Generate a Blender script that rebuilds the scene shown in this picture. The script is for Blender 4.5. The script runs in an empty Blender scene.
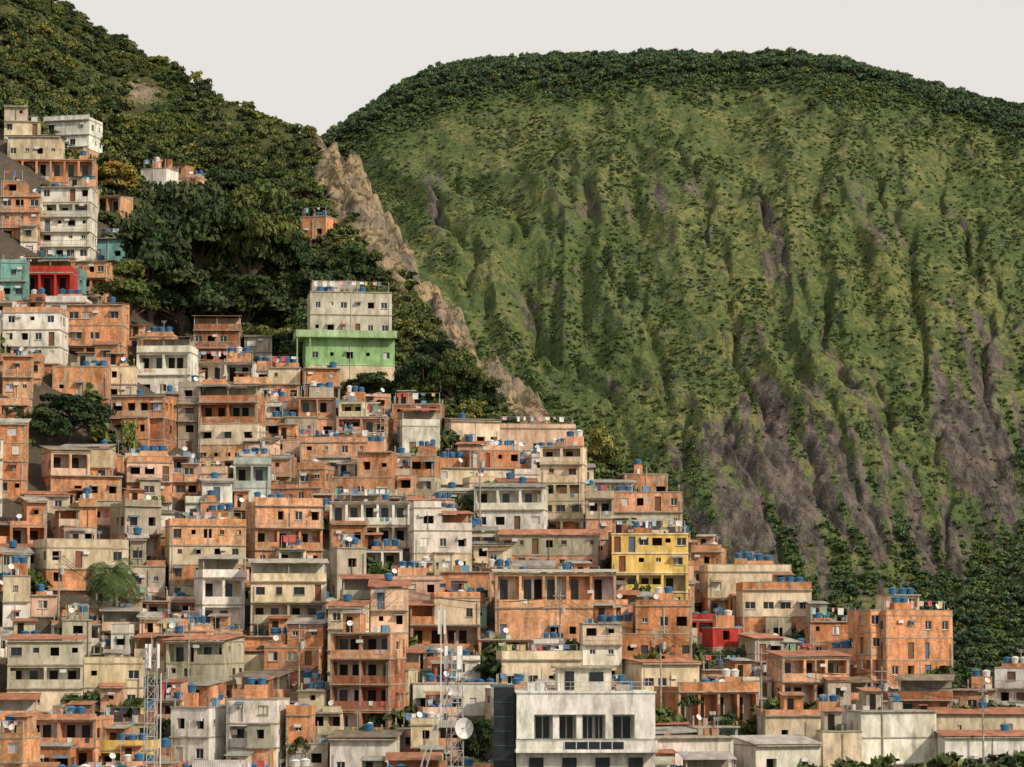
import bpy, math, random
import numpy as np
from mathutils import Vector, Matrix
NR=np.random.RandomState(5)
F=2904.0; TH=math.atan(256.5/F); CT=math.cos(TH); ST=math.sin(TH); ZC=22.0
scene=bpy.context.scene
def P(px,py,Y):
    x=(px-512)/F; v=(383.5-py)/F; yy=CT-v*ST; zz=ST+v*CT
    s=Y/yy
    return x*s, Y, ZC+zz*s
def proj(X,Y,Z):
    Z=Z-ZC; dep=Y*CT+Z*ST; up=-Y*ST+Z*CT
    return 512+F*X/dep, 383.5-F*up/dep
# ---------------- noise
def _h(xi,yi,seed):
    h=(xi*374761393+yi*668265263+seed*144269501)&0xffffffff
    h=((h^(h>>13))*1274126177)&0xffffffff
    h=h^(h>>16)
    return (h&0xffffff)/float(0xffffff)
def vn(x,y,seed=0):
    x=np.asarray(x,float); y=np.asarray(y,float)
    xf=np.floor(x); yf=np.floor(y); xi=xf.astype(np.int64); yi=yf.astype(np.int64)
    u=x-xf; v=y-yf; u=u*u*(3-2*u); v=v*v*(3-2*v)
    a=_h(xi,yi,seed); b=_h(xi+1,yi,seed); c=_h(xi,yi+1,seed); d=_h(xi+1,yi+1,seed)
    return (a*(1-u)+b*u)*(1-v)+(c*(1-u)+d*u)*v
def fbm(x,y,o=4,seed=0):
    s=0;a=.5;t=0
    for i in range(o):
        s=s+a*vn(x*2**i+i*17.3,y*2**i+i*9.1,seed+i); t+=a; a*=.5
    return s/t
def sm(a,b,x):
    t=np.clip((x-a)/(b-a),0,1); return t*t*(3-2*t)
# ---------------- terrain of inhabited hill
PXT=[-400,-100,0,100,200,300,350,400,450,500,560,600,650,700,800,960,1100,1500]
S_  =[-170,-90,-30,40,92,132,160,240,310,370,432,466,498,565,618,680,705,720]
HP_ =[60,100,130,215,345,385,395,412,432,445,465,500,508,570,625,690,712,725]
YH_ =[490,485,480,470,445,430,426,420,415,412,408,402,398,390,368,345,335,330]
DC_ =[130,130,130,125,120,110,90,70,50,40,25,18,14,12,10,10,10,10]
def hill(a,Y):
    px=512+np.asarray(a)*F; Y=np.asarray(Y,float)
    s=np.interp(px,PXT,S_); hp=np.interp(px,PXT,HP_); yh=np.interp(px,PXT,YH_); yc=yh+np.interp(px,PXT,DC_)
    z3=P(512,800,300.)[2]
    zh=P(512,hp,yh)[2]; zc=P(512,s,yc)[2]
    z=np.where(Y<=235,-0.5,0)
    z=np.where((Y>235)&(Y<=300),-0.5+(z3+0.5)*(Y-235)/65,z)
    z=np.where((Y>300)&(Y<=yh),z3+(zh-z3)*(Y-300)/(yh-300),z)
    z=np.where((Y>yh)&(Y<=yc),zh+(zc-zh)*(Y-yh)/(yc-yh),z)
    z=np.where(Y>yc,np.maximum(zc-(Y-yc)*0.75,-0.5),z)
    return z
def hz(X,Y): return float(hill(X/Y,Y))
YS=np.arange(296,640,1.0)
def Yat(px,py):
    yc=np.interp(px,PXT,YH_)+np.interp(px,PXT,DC_)
    ys=YS[YS<=yc]
    a=np.full_like(ys,(px-512)/F/0.99)
    z=hill(a,ys); pp=proj(a*ys,ys,z)[1]
    return float(np.interp(-py,-pp,ys))
# ---------------- materials
def newmat(name):
    m=bpy.data.materials.new(name); m.use_nodes=True; nt=m.node_tree
    b=nt.nodes['Principled BSDF']; b.inputs['Specular IOR Level'].default_value=0.2
    return m,nt,b
def nd(nt,t,ins=None,**kw):
    n=nt.nodes.new(t)
    for k,v in kw.items(): setattr(n,k,v)
    if ins:
        for k,v in ins.items():
            if hasattr(v,'is_output') : nt.links.new(v,n.inputs[k])
            else: n.inputs[k].default_value=v
    return n
def mixc(nt,fac,a,b,mode='MIX'):
    n=nt.nodes.new('ShaderNodeMix'); n.data_type='RGBA'; n.blend_type=mode
    for idx,v in ((0,fac),(6,a),(7,b)):
        if hasattr(v,'is_output'): nt.links.new(v,n.inputs[idx])
        else: n.inputs[idx].default_value=v if idx==0 else (tuple(v)+(1,) if len(v)==3 else v)
    return n.outputs[2]
def mth(nt,op,a,b=0.0,c=None):
    n=nt.nodes.new('ShaderNodeMath'); n.operation=op
    for i,v in enumerate((a,b) if c is None else (a,b,c)):
        if hasattr(v,'is_output'): nt.links.new(v,n.inputs[i])
        else: n.inputs[i].default_value=v
    return n.outputs[0]
def mr(nt,v,a,b,c,d):
    n=nd(nt,'ShaderNodeMapRange',{0:v,1:a,2:b,3:c,4:d}); return n.outputs[0]
def pos(nt,scale=(1,1,1),rot=(0,0,0)):
    g=nd(nt,'ShaderNodeNewGeometry'); m=nd(nt,'ShaderNodeMapping',{'Vector':g.outputs['Position'],'Scale':scale,'Rotation':rot}); return m.outputs[0]
def noise(nt,vec,sc,det=4,rough=.55):
    return nd(nt,'ShaderNodeTexNoise',{'Vector':vec,'Scale':sc,'Detail':det,'Roughness':rough}).outputs['Fac']
def attr(nt,name): return nd(nt,'ShaderNodeAttribute',attribute_name=name)

def wallmat(name,brick):
    m,nt,b=newmat(name)
    col=attr(nt,'Col').outputs['Color']
    p=pos(nt); ps=pos(nt,(1,1,.34))
    if brick:
        tc=nd(nt,'ShaderNodeTexCoord'); sp=nd(nt,'ShaderNodeSeparateXYZ',{0:tc.outputs['Object']})
        u=mth(nt,'ADD',sp.outputs[0],sp.outputs[1]); cb=nd(nt,'ShaderNodeCombineXYZ',{0:u,1:sp.outputs[2]})
        bt=nd(nt,'ShaderNodeTexBrick',{'Vector':cb.outputs[0],'Color1':(1.15,1.12,1.05,1),'Color2':(.76,.74,.76,1),'Mortar':(.76,.88,.98,1),'Scale':1.0,'Mortar Size':.018,'Brick Width':.42,'Row Height':.24})
        col=mixc(nt,.9,col,bt.outputs[0],'MULTIPLY')
        pf=mr(nt,noise(nt,p,.5,3,.6),.56,.64,0,.7)
        col=mixc(nt,pf,col,(.47,.39,.30))
    st=mr(nt,noise(nt,ps,1.1,5,.72),.36,.60,.48 if brick else .58,1.08)
    bl=mr(nt,noise(nt,p,.22,2,.6),.3,.7,.76,1.14)
    k=mth(nt,'MULTIPLY',st,bl)
    kc=nd(nt,'ShaderNodeCombineColor',{0:k,1:k,2:mth(nt,'POWER',k,1.15)})
    col=mixc(nt,1.0,col,kc.outputs[0],'MULTIPLY')
    nt.links.new(col,b.inputs['Base Color']); b.inputs['Roughness'].default_value=.9
    return m
def simple(name,col,rough=.8,attrc=False,metal=0,var=.25,scale=2.0):
    m,nt,b=newmat(name)
    c=attr(nt,'Col').outputs['Color'] if attrc else None
    k=mr(nt,noise(nt,pos(nt),scale,3,.6),.3,.7,1-var,1+var*.4)
    kc=nd(nt,'ShaderNodeCombineColor',{0:k,1:k,2:k})
    c=mixc(nt,1.0,c if attrc else col,kc.outputs[0],'MULTIPLY')
    nt.links.new(c,b.inputs['Base Color']); b.inputs['Roughness'].default_value=rough; b.inputs['Metallic'].default_value=metal
    return m
M_BR=wallmat('hollow_brick',True); M_PL=wallmat('render_plaster',False)
M_CO=simple('raw_concrete',(.36,.315,.255),.95,var=.45)
M_GL=simple('window_glass',(.022,.027,.033),.15,var=.5,scale=1.2); M_GL.node_tree.nodes['Principled BSDF'].inputs['Specular IOR Level'].default_value=.4
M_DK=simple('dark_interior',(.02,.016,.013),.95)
M_FR=simple('painted_joinery',(1,1,1),.6,True,var=.15)
M_BL=simple('blue_polyethylene',(.045,.15,.29),.55,var=.4,scale=.8)
M_CL=simple('cloth',(1,1,1),.9,True,var=.2)
M_ST=simple('galvanised_steel',(.46,.46,.45),.5,var=.2,metal=.1)
def corr():
    m,nt,b=newmat('corrugated_sheet')
    col=attr(nt,'Col').outputs['Color']
    tc=nd(nt,'ShaderNodeTexCoord')
    w=nd(nt,'ShaderNodeTexWave',{'Vector':tc.outputs['Object'],'Scale':1.4,'Distortion':0.0},bands_direction='X')
    k=mth(nt,'MULTIPLY',mr(nt,noise(nt,pos(nt,(1,.3,1)),.9,4,.65),.3,.7,.45,1.15),mr(nt,w.outputs['Fac'],0,1,.8,1.1))
    kc=nd(nt,'ShaderNodeCombineColor',{0:k,1:k,2:k})
    nt.links.new(mixc(nt,1.0,col,kc.outputs[0],'MULTIPLY'),b.inputs['Base Color'])
    b.inputs['Roughness'].default_value=.8
    return m
M_RF=corr()
HM=[M_BR,M_PL,M_CO,M_GL,M_DK,M_FR,M_BL,M_CL,M_ST,M_RF]
BR,PL,CO,GL,DK,FR,BL,CL,STL,RF=range(10)
def leafmat(name,sc=1.0):
    m,nt,b=newmat(name)
    c=attr(nt,'Col').outputs['Color']
    oi=nd(nt,'ShaderNodeObjectInfo')
    r=nd(nt,'ShaderNodeValToRGB',{0:oi.outputs['Random']})
    e=r.color_ramp.elements; e[0].position=0; e[0].color=(.62,.76,.76,1); e[1].position=1; e[1].color=(1.38,1.30,.95,1)
    x=e.new(.5); x.color=(.92,1.0,.9,1); x=e.new(.85); x.color=(1.15,1.15,.85,1)
    c=mixc(nt,1.0,c,r.outputs[0],'MULTIPLY')
    nt.links.new(c,b.inputs['Base Color']); b.inputs['Roughness'].default_value=.75
    b.inputs['Specular IOR Level'].default_value=.15
    return m
M_LF=leafmat('foliage'); M_BK=simple('bark',(.10,.075,.055),.95)
# ---------------- mesh builder
class MB:
    def __init__(s): s.v=[];s.f=[];s.m=[];s.c=[]
    def quad(s,a,b,c,d,m,col=(.5,.5,.5)):
        n=len(s.v); s.v+=[a,b,c,d]; s.f.append((n,n+1,n+2,n+3)); s.m.append(m); s.c.append(col)
    def box(s,x0,x1,y0,y1,z0,z1,m,col=(.5,.5,.5),bot=True):
        n=len(s.v)
        s.v+=[(x0,y0,z0),(x1,y0,z0),(x1,y1,z0),(x0,y1,z0),(x0,y0,z1),(x1,y0,z1),(x1,y1,z1),(x0,y1,z1)]
        fs=[(0,1,5,4),(1,2,6,5),(2,3,7,6),(3,0,4,7),(4,5,6,7)]
        if bot: fs.append((3,2,1,0))
        for q in fs: s.f.append(tuple(n+i for i in q)); s.m.append(m); s.c.append(col)
    def cyl(s,cx,cy,z0,z1,r0,r1,m,col=(.5,.5,.5),k=12,cap=True):
        n=len(s.v)
        for z,r in ((z0,r0),(z1,r1)):
            for i in range(k):
                a=2*math.pi*i/k; s.v.append((cx+r*math.cos(a),cy+r*math.sin(a),z))
        for i in range(k):
            j=(i+1)%k; s.f.append((n+i,n+j,n+k+j,n+k+i)); s.m.append(m); s.c.append(col)
        if cap: s.f.append(tuple(n+k+i for i in range(k))); s.m.append(m); s.c.append(col)
    def bar(s,p,q,r,m,col=(.5,.5,.5),r2=None,k=4):
        p=Vector(p);q=Vector(q);d=(q-p)
        if d.length<1e-6: return
        d.normalize(); a=d.orthogonal().normalized(); b=d.cross(a); n=len(s.v); r2=r if r2 is None else r2
        for o,rr in ((p,r),(q,r2)):
            for i in range(k):
                t=2*math.pi*(i+.5)/k; s.v.append(tuple(o+a*rr*math.cos(t)+b*rr*math.sin(t)))
        for i in range(k):
            j=(i+1)%k; s.f.append((n+i,n+j,n+k+j,n+k+i)); s.m.append(m); s.c.append(col)
    def obj(s,name,mats,loc=(0,0,0),yaw=0,smooth=False):
        me=bpy.data.meshes.new(name); me.from_pydata(s.v,[],s.f)
        for m in mats: me.materials.append(m)
        me.polygons.foreach_set('material_index',s.m)
        tot=np.array([len(f) for f in s.f]); c=np.ones((len(s.f),4),np.float32); c[:,:3]=np.array(s.c,np.float32)
        at=me.attributes.new('Col','FLOAT_COLOR','CORNER'); at.data.foreach_set('color',np.repeat(c,tot,axis=0).ravel())
        if smooth: me.polygons.foreach_set('use_smooth',[True]*len(s.f))
        me.update()
        o=bpy.data.objects.new(name,me); scene.collection.objects.link(o); o.location=loc; o.rotation_euler=(0,0,yaw)
        return o
# ---------------- houses
WHITE=(.75,.715,.655);CREAM=(.68,.565,.41);GREY=(.45,.395,.32);YEL=(.74,.53,.16);GRN=(.32,.50,.26);RED=(.46,.05,.04);PINK=(.72,.48,.36);TEAL=(.20,.42,.40);LBL=(.49,.60,.58)
BRK=[(.72,.345,.18),(.67,.30,.15),(.76,.40,.225),(.58,.26,.135),(.72,.39,.24),(.40,.165,.095)]
CONC=(.44,.38,.31)
def vary(c,r,a=.1):
    k=1+r.uniform(-a,a); return tuple(max(0,x*k*(1+r.uniform(-.04,.04))) for x in c)
def facade(mb,o,u,n,W,z0,z1,ops,mat,col,r,fcol):
    def pt(a,z,d=0): return (o[0]+u[0]*a-n[0]*d,o[1]+u[1]*a-n[1]*d,z)
    us=sorted({0.0,W}|{q for p in ops for q in p[:2]}); vs=sorted({z0,z1}|{q for p in ops for q in p[2:4]})
    for i in range(len(us)-1):
        for j in range(len(vs)-1):
            a,b,c,d=us[i],us[i+1],vs[j],vs[j+1]; ma=(a+b)/2; mc=(c+d)/2
            if any(p[0]<ma<p[1] and p[2]<mc<p[3] for p in ops): continue
            mb.quad(pt(a,c),pt(b,c),pt(b,d),pt(a,d),mat,col)
    for (a,b,c,d,kind) in ops:
        dp={'win':.16,'shut':.1,'hole':.9,'door':.14,'ver':1.5}[kind]
        rc=col
        mb.quad(pt(a,c),pt(b,c),pt(b,c,dp),pt(a,c,dp),mat,rc); mb.quad(pt(a,d),pt(b,d),pt(b,d,dp),pt(a,d,dp),mat,rc)
        mb.quad(pt(a,c),pt(a,d),pt(a,d,dp),pt(a,c,dp),mat,rc); mb.quad(pt(b,c),pt(b,d),pt(b,d,dp),pt(b,c,dp),mat,rc)
        if kind=='win' or kind=='shut':
            mb.quad(pt(a,c,dp),pt(b,c,dp),pt(b,d,dp),pt(a,d,dp),GL if kind=='win' else FR,vary(fcol,r,.2))
            t=.055; e=dp-.04
            def st(a0,b0,c0,d0): mb.quad(pt(a0,c0,e),pt(b0,c0,e),pt(b0,d0,e),pt(a0,d0,e),FR,fcol)
            st(a,b,c,c+t); st(a,b,d-t,d); st(a,a+t,c+t,d-t); st(b-t,b,c+t,d-t)
            m=(a+b)/2; st(m-t/2,m+t/2,c+t,d-t)
            if kind=='win' and r.random()<.25:
                cc=r.choice([(.6,.58,.5),(.35,.3,.25),(.5,.5,.55)]); h=m if r.random()<.6 else b-t
                mb.quad(pt(a+t,c+t,e+.02),pt(h,c+t,e+.02),pt(h,d-t,e+.02),pt(a+t,d-t,e+.02),FR,cc)
        elif kind=='door':
            mb.quad(pt(a,c,dp),pt(b,c,dp),pt(b,d,dp),pt(a,d,dp),FR,r.choice([(.16,.09,.05),(.45,.44,.4),(.1,.14,.2),(.2,.08,.05)]))
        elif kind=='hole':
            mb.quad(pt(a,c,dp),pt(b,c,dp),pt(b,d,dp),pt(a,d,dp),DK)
        else:
            wc=vary(r.choice([col,CREAM,WHITE,GREY]),r)
            mb.quad(pt(a,c,dp),pt(b,c,dp),pt(b,d,dp),pt(a,d,dp),PL,wc)
            q=a+.3
            while q+.9<b:
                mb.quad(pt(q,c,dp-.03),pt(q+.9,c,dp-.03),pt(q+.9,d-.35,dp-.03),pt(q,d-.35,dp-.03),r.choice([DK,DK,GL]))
                q+=r.uniform(1.2,2.0)
        if kind in('win','shut') and r.random()<.6:
            s0=pt(a-.08,c-.09,-.08); s1=pt(b+.08,c-.01,0.02)
            mb.box(min(s0[0],s1[0]),max(s0[0],s1[0]),min(s0[1],s1[1]),max(s0[1],s1[1]),c-.09,c-.012,CO)
def tank(mb,x,y,z,r,rad=.62,h=.85,white=False):
    col=(.62,.62,.6) if white else (.5,.5,.5); m=FR if white else BL
    mb.cyl(x,y,z,z+h*.8,rad*.82,rad,m,col,12,False); mb.cyl(x,y,z+h*.8,z+h*.88,rad*1.08,rad*1.08,m,col,12,True); mb.cyl(x,y,z+h*.88,z+h*1.1,rad*1.0,rad*.35,m,col,12)
def dish(mb,c,rad,aim,m=FR,col=(.7,.7,.68)):
    c=Vector(c); d=Vector(aim).normalized(); a=d.orthogonal().normalized(); b=d.cross(a); k=14; n=len(mb.v)
    mb.v.append(tuple(c-d*rad*.28))
    for rr,dd in ((.5,.21),(1,0)):
        for i in range(k):
            t=2*math.pi*i/k; mb.v.append(tuple(c-d*rad*dd+(a*math.cos(t)+b*math.sin(t))*rad*rr))
    for i in range(k):
        j=(i+1)%k
        mb.f.append((n,n+1+i,n+1+j)); mb.m.append(m); mb.c.append(col)
        mb.f.append((n+1+i,n+1+k+i,n+1+k+j,n+1+j)); mb.m.append(m); mb.c.append(col)
    mb.bar(c-a*rad*.9,c+d*rad*.7,.02,m,col); mb.bar(c+a*rad*.9,c+d*rad*.7,.02,m,col)
CLOTH=[(.7,.7,.68),(.7,.7,.68),(.12,.2,.4),(.5,.1,.1),(.55,.45,.2),(.2,.35,.25),(.6,.38,.4),(.06,.06,.08),(.35,.5,.58)]
def roofstuff(mb,x0,x1,y0,y1,z,r,dens=1.0):
    w=x1-x0;d=y1-y0
    if w<1.6 or d<1.6: return
    n=r.choice([0,1,1,2,2,3,3])
    px=x0+r.uniform(.8,max(.81,w-1.2)); yy=y0+r.uniform(.8,max(.81,d*.7))
    if n:
        hh=r.choice([.12,.4,.8,1.4]); ww=min(1.15*n,w-.8)
        px=min(px,x1-ww-.2); px=max(px,x0+.1)
        mb.box(px,px+ww,yy-.6,yy+.6,z,z+hh,BR if r.random()<.6 else PL,vary(r.choice(BRK+[GREY]),r))
        for i in range(n):
            tx=px+(i+.5)*ww/n
            tank(mb,tx,yy+r.uniform(-.1,.1),z+hh+.003,r,min(r.uniform(.44,.6),ww/n*.46),r.uniform(.6,.9),r.random()<.12)
    for i in range(r.choice([0,1,2,4])):
        mb.box((a:=x0+r.choice([.12,w/2,w-.3])),a+.16,(b:=y0+r.choice([.12,d-.3])),b+.16,z,z+r.uniform(.6,1.3),CO)
    if r.random()<.3 and w>3:
        zz=z+1.6; ya=y0+r.uniform(.3,1.0); mb.bar((x0+.3,ya,z),(x0+.3,ya,zz),.035,STL); mb.bar((x1-.3,ya,z),(x1-.3,ya,zz),.035,STL); mb.bar((x0+.3,ya,zz),(x1-.3,ya,zz),.012,STL)
        q=x0+.5
        while q<x1-1.1:
            ww=r.uniform(.3,.8); h=r.uniform(.35,.9); c=r.choice(CLOTH)
            mb.quad((q,ya-.02,zz-.02),(q+ww,ya-.02,zz-.02),(q+ww*.96,ya+.05,zz-h),(q+.03,ya-.06,zz-h),CL,c); q+=ww+r.uniform(.05,.9)
    if r.random()<.5:
        ax=x0+r.uniform(.4,w-.4); ay=y0+r.uniform(.3,1.2); h=r.uniform(1.2,2.6)
        mb.bar((ax,ay,z),(ax,ay,z+h),.03,STL)
        for q in range(4): mb.bar((ax-.4+.03*q,ay,z+h-.1*q),(ax+.4-.03*q,ay,z+h-.1*q),.015,STL)
    if r.random()<.35:
        ax=x0+r.uniform(.5,w-.5); mb.bar((ax,y0+.4,z),(ax,y0+.4,z+.9),.03,STL); dish(mb,(ax,y0+.35,z+1.0),.34,(r.uniform(-.6,.6),-1,.6))
    if r.random()<.35 and w>3.2 and d>3:
        a=x0+r.uniform(0,w-2.4); ww=r.uniform(1.8,2.4); h=r.uniform(1.8,2.2); c=vary(r.choice(BRK+[GREY,CREAM]),r); m=BR if c[0]>c[2]*1.8 else PL
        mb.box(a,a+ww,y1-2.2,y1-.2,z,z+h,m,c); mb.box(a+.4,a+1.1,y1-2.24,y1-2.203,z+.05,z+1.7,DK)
        mb.quad((a-.3,y1-2.7,z+h-.02),(a+ww+.3,y1-2.7,z+h-.02),(a+ww+.3,y1,z+h+.35),(a-.3,y1,z+h+.35),RF,vary(r.choice([(.34,.32,.28),(.36,.17,.10)]),r))
    for i in range(r.choice([2,3,4,5])):
        ax=x0+r.uniform(.3,w-1); ay=y0+r.uniform(.5,d-1); mb.box(ax,ax+r.uniform(.3,1),ay,ay+.5,z,z+r.uniform(.2,.9),r.choice([CL,CO,FR]),r.choice([(.5,.5,.48),(.15,.3,.45),(.35,.2,.12),(.6,.6,.58),(.06,.06,.06)]))
def volume(mb,x0,x1,y0,y1,z0,sh,fins,r,o):
    w=x1-x0;d=y1-y0; fcol=o.get('frame') or r.choice([(.68,.67,.64)]*3+[(.38,.38,.37),(.2,.13,.08),(.05,.06,.07)])
    ww=r.uniform(.85,1.4); wh=r.uniform(.85,1.1); sill=r.uniform(.85,1.0)
    pv=o.get('ver',.2)
    for i,(mat,col) in enumerate(fins):
        a=z0+i*sh; b=a+sh
        for side in range(3):
            if side==0: og=(x0,y0);u=(1,0);n=(0,-1);W=w
            elif side==1: og=(x0,y1);u=(0,-1);n=(-1,0);W=d
            else: og=(x1,y0);u=(0,1);n=(1,0);W=d
            ops=[]; isv=(side==0 and (r.random()<pv) and W>3 and i>=o.get('v0',0)) 
            if o.get('blank'): pass
            elif isv:
                nb=max(1,round((W-.4)/r.uniform(1.9,3.6))) if not o.get('bays') else o['bays']; q=(W-.3)/nb
                for k in range(nb): ops.append((.3+k*q,(k+1)*q,a+(.95 if r.random()<.9 else .15),b-.3,'ver'))
            else:
                sp=o.get('sp') or r.uniform(1.5,2.2); nb=int(W/sp)
                if nb<1 and W>1.5: nb=1
                for k in range(nb):
                    if r.random()<(.12 if side==0 else .35): continue
                    c=(k+.5)*W/nb+r.uniform(-.15,.15); w2=min(ww*r.choice([1,1,.8,.55]),W/nb-.3)/2
                    if w2<.2: continue
                    t=r.random(); kind='win' if t<.5 else('hole' if t<.82 else('shut' if t<.88 else 'door'))
                    h=wh if w2>.35 else .55
                    s0=sill if w2>.35 else 1.3
                    if kind=='door': s0=.12; h=1.95; w2=min(w2,.42)
                    if a+s0+h>b-.2: h=b-.25-a-s0
                    ops.append((c-w2,c+w2,a+s0,a+s0+h,kind))
            facade(mb,og,u,n,W,a,b,ops,mat,col,r,fcol)
            if side==0 and not o.get('blank'):
                for op in ops:
                    if op[4] in('win','door','hole') and r.random()<.18:
                        c=r.choice([(.32,.30,.26),(.34,.13,.08),(.15,.22,.3),(.46,.46,.42)])
                        mb.quad((x0+op[0]-.2,y0-.7,op[3]-.05),(x0+op[1]+.2,y0-.7,op[3]-.05),(x0+op[1]+.2,y0-.01,op[3]+.2),(x0+op[0]-.2,y0-.01,op[3]+.2),RF,c)
                    if op[4]=='ver' and r.random()<.35:
                        q=x0+op[0]+.2
                        while q<x0+op[1]-.7:
                            if r.random()<.5:
                                c=r.choice(CLOTH); mb.quad((q,y0-.04,op[2]+.03),(q+.45,y0-.04,op[2]+.03),(q+.45,y0-.06,op[2]-.45),(q,y0-.06,op[2]-.45),CL,c)
                            q+=.65
                if r.random()<.3:
                    ax=x0+r.uniform(.3,max(.31,w-1.2)); mb.box(ax,ax+.7,y0-.32,y0-.003,a+1.7,a+2.05,FR,(.6,.6,.58))
        mb.quad((x1,y1,a),(x0,y1,a),(x0,y1,b),(x1,y1,b),mat,col)
        if mat==BR:
            cs=[x0,x1-.2]+([x0+w/2-.1] if w>6 else [])
            for c in cs: 
                if r.random()<.8: mb.box(c-.012 if c==x0 else c,c+.2+(.012 if c==x1-.2 else 0),y0-.018,y0+.05,a+.12,b-.12,CO)
        pr=o.get('slab') or r.choice([.05,.08,.15,.3,.5])
        sc=o.get('slabcol')
        mb.box(x0-min(pr,.06),x1+min(pr,.06),y0-pr,y1+.04,b-.08,b+.07,PL if sc else CO,sc or CONC)
        if pr>.35 and i<len(fins)-1 and not isv:
            for q in np.linspace(x0+.02,x1-.02,int(w/.35)+2): mb.bar((q,y0-pr+.05,b+.07),(q,y0-pr+.05,b+.95),.018,FR,(.4,.4,.4))
            mb.bar((x0,y0-pr+.05,b+.95),(x1,y0-pr+.05,b+.95),.03,FR,(.4,.4,.4))
    for _ in range(r.choice([0,1,1,2])):
        ax=x0+r.choice([.35,w-.4,w*.5]); top=z0+sh*r.uniform(.6,1)*len(fins); mb.bar((ax,y0-.1,z0),(ax,y0-.1,top),.045,FR,r.choice([(.55,.55,.53),(.16,.14,.12)]))
    return z0+sh*len(fins)
def toproof(mb,x0,x1,y0,y1,z,kind,r,mat,col):
    w=x1-x0;d=y1-y0; z=z+.07
    if kind=='parapet':
        h=r.uniform(.35,1.0); t=.15
        if r.random()<.35: mat,col=(BR,vary(r.choice(BRK[:5]),r))
        mb.box(x0,x1,y0,y0+t,z,z+h,mat,col); mb.box(x0,x0+t,y0+t,y1,z,z+h*r.choice([1,1,.5]),mat,col); mb.box(x1-t,x1,y0+t,y1,z,z+h*r.choice([1,1,.5]),mat,col)
        if r.random()<.6: mb.box(x0-.03,x1+.03,y0-.03,y0+t+.03,z+h,z+h+.05,CO)
        roofstuff(mb,x0+t,x1-t,y0+t,y1,z,r)
    elif kind=='flat':
        roofstuff(mb,x0+.1,x1-.1,y0+.1,y1,z,r)
    elif kind in('sheet','tile'):
        c=vary(r.choice([(.35,.33,.29),(.43,.40,.35),(.26,.21,.16)]) if kind=='sheet' else (.42,.18,.11),r,.2)
        ov=.35; rise=r.uniform(.4,.9); zf=z+.15
        pts=[(x0-ov,y0-ov,zf),(x1+ov,y0-ov,zf+r.uniform(-.08,.08)),(x1+ov,y1,zf+rise),(x0-ov,y1,zf+rise)]
        mb.quad(*pts,RF,c); mb.quad(*[(p[0],p[1],p[2]-.06) for p in pts],RF,c)
        mb.quad(pts[0],pts[1],(pts[1][0],pts[1][1],pts[1][2]-.06),(pts[0][0],pts[0][1],zf-.06),RF,c)
        mb.quad((x0,y0+.02,z),(x0,y1,z),(x0,y1,zf+rise-.08),(x0,y0+.02,zf-.0),mat,col); mb.quad((x1,y0+.02,z),(x1,y1,z),(x1,y1,zf+rise-.08),(x1,y0+.02,zf-.0),mat,col)
        if r.random()<.5: tank(mb,x0+w*r.uniform(.2,.8),y1-.8,zf+rise-.1,r,.52,.75)
    elif kind=='open':
        h=r.uniform(2.0,2.3); c=vary(r.choice([(.35,.33,.29),(.41,.18,.11),(.43,.40,.35),(.24,.19,.15)]),r)
        mb.box(x0,x1,y0,y0+.12,z,z+.9,mat,col); mb.box(x0,x0+.12,y0+.12,y1,z,z+.9,mat,col); mb.box(x1-.12,x1,y0+.12,y1,z,z+.9,mat,col)
        k=max(2,int(w/3)+1)
        for q in np.linspace(x0+.1,x1-.1,k): mb.box(q-.07,q+.07,y0+.13,y0+.27,z,z+h,CO)
        mb.box(x0+.1,x1-.1,y0+d*.6,y0+d*.6+.1,z,z+h,PL,vary(r.choice([CREAM,GREY,WHITE,BRK[0]]),r))
        pts=[(x0-.3,y0-.3,z+h),(x1+.3,y0-.3,z+h),(x1+.3,y1,z+h+.6),(x0-.3,y1,z+h+.6)]
        mb.quad(*pts,RF,c); mb.quad(pts[0],pts[1],(pts[1][0],pts[1][1],z+h-.08),(pts[0][0],pts[0][1],z+h-.08),RF,c)
def fin(code,r):
    if code=='O': return (BR,vary(r.choice(BRK[:5]),r,.16))
    if code=='D': return (BR,vary(BRK[5],r))
    c={'W':WHITE,'C':CREAM,'G':GREY,'Y':YEL,'N':GRN,'R':RED,'P':PINK,'T':TEAL,'L':LBL}[code]
    return (PL,vary(c,r,.14))
NAMES={'O':'brick_house','D':'brick_house','W':'white_house','C':'cream_house','G':'grey_rendered_house','Y':'yellow_house','N':'green_house','R':'red_house','P':'pink_house','T':'teal_house','L':'light_blue_house'}
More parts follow.
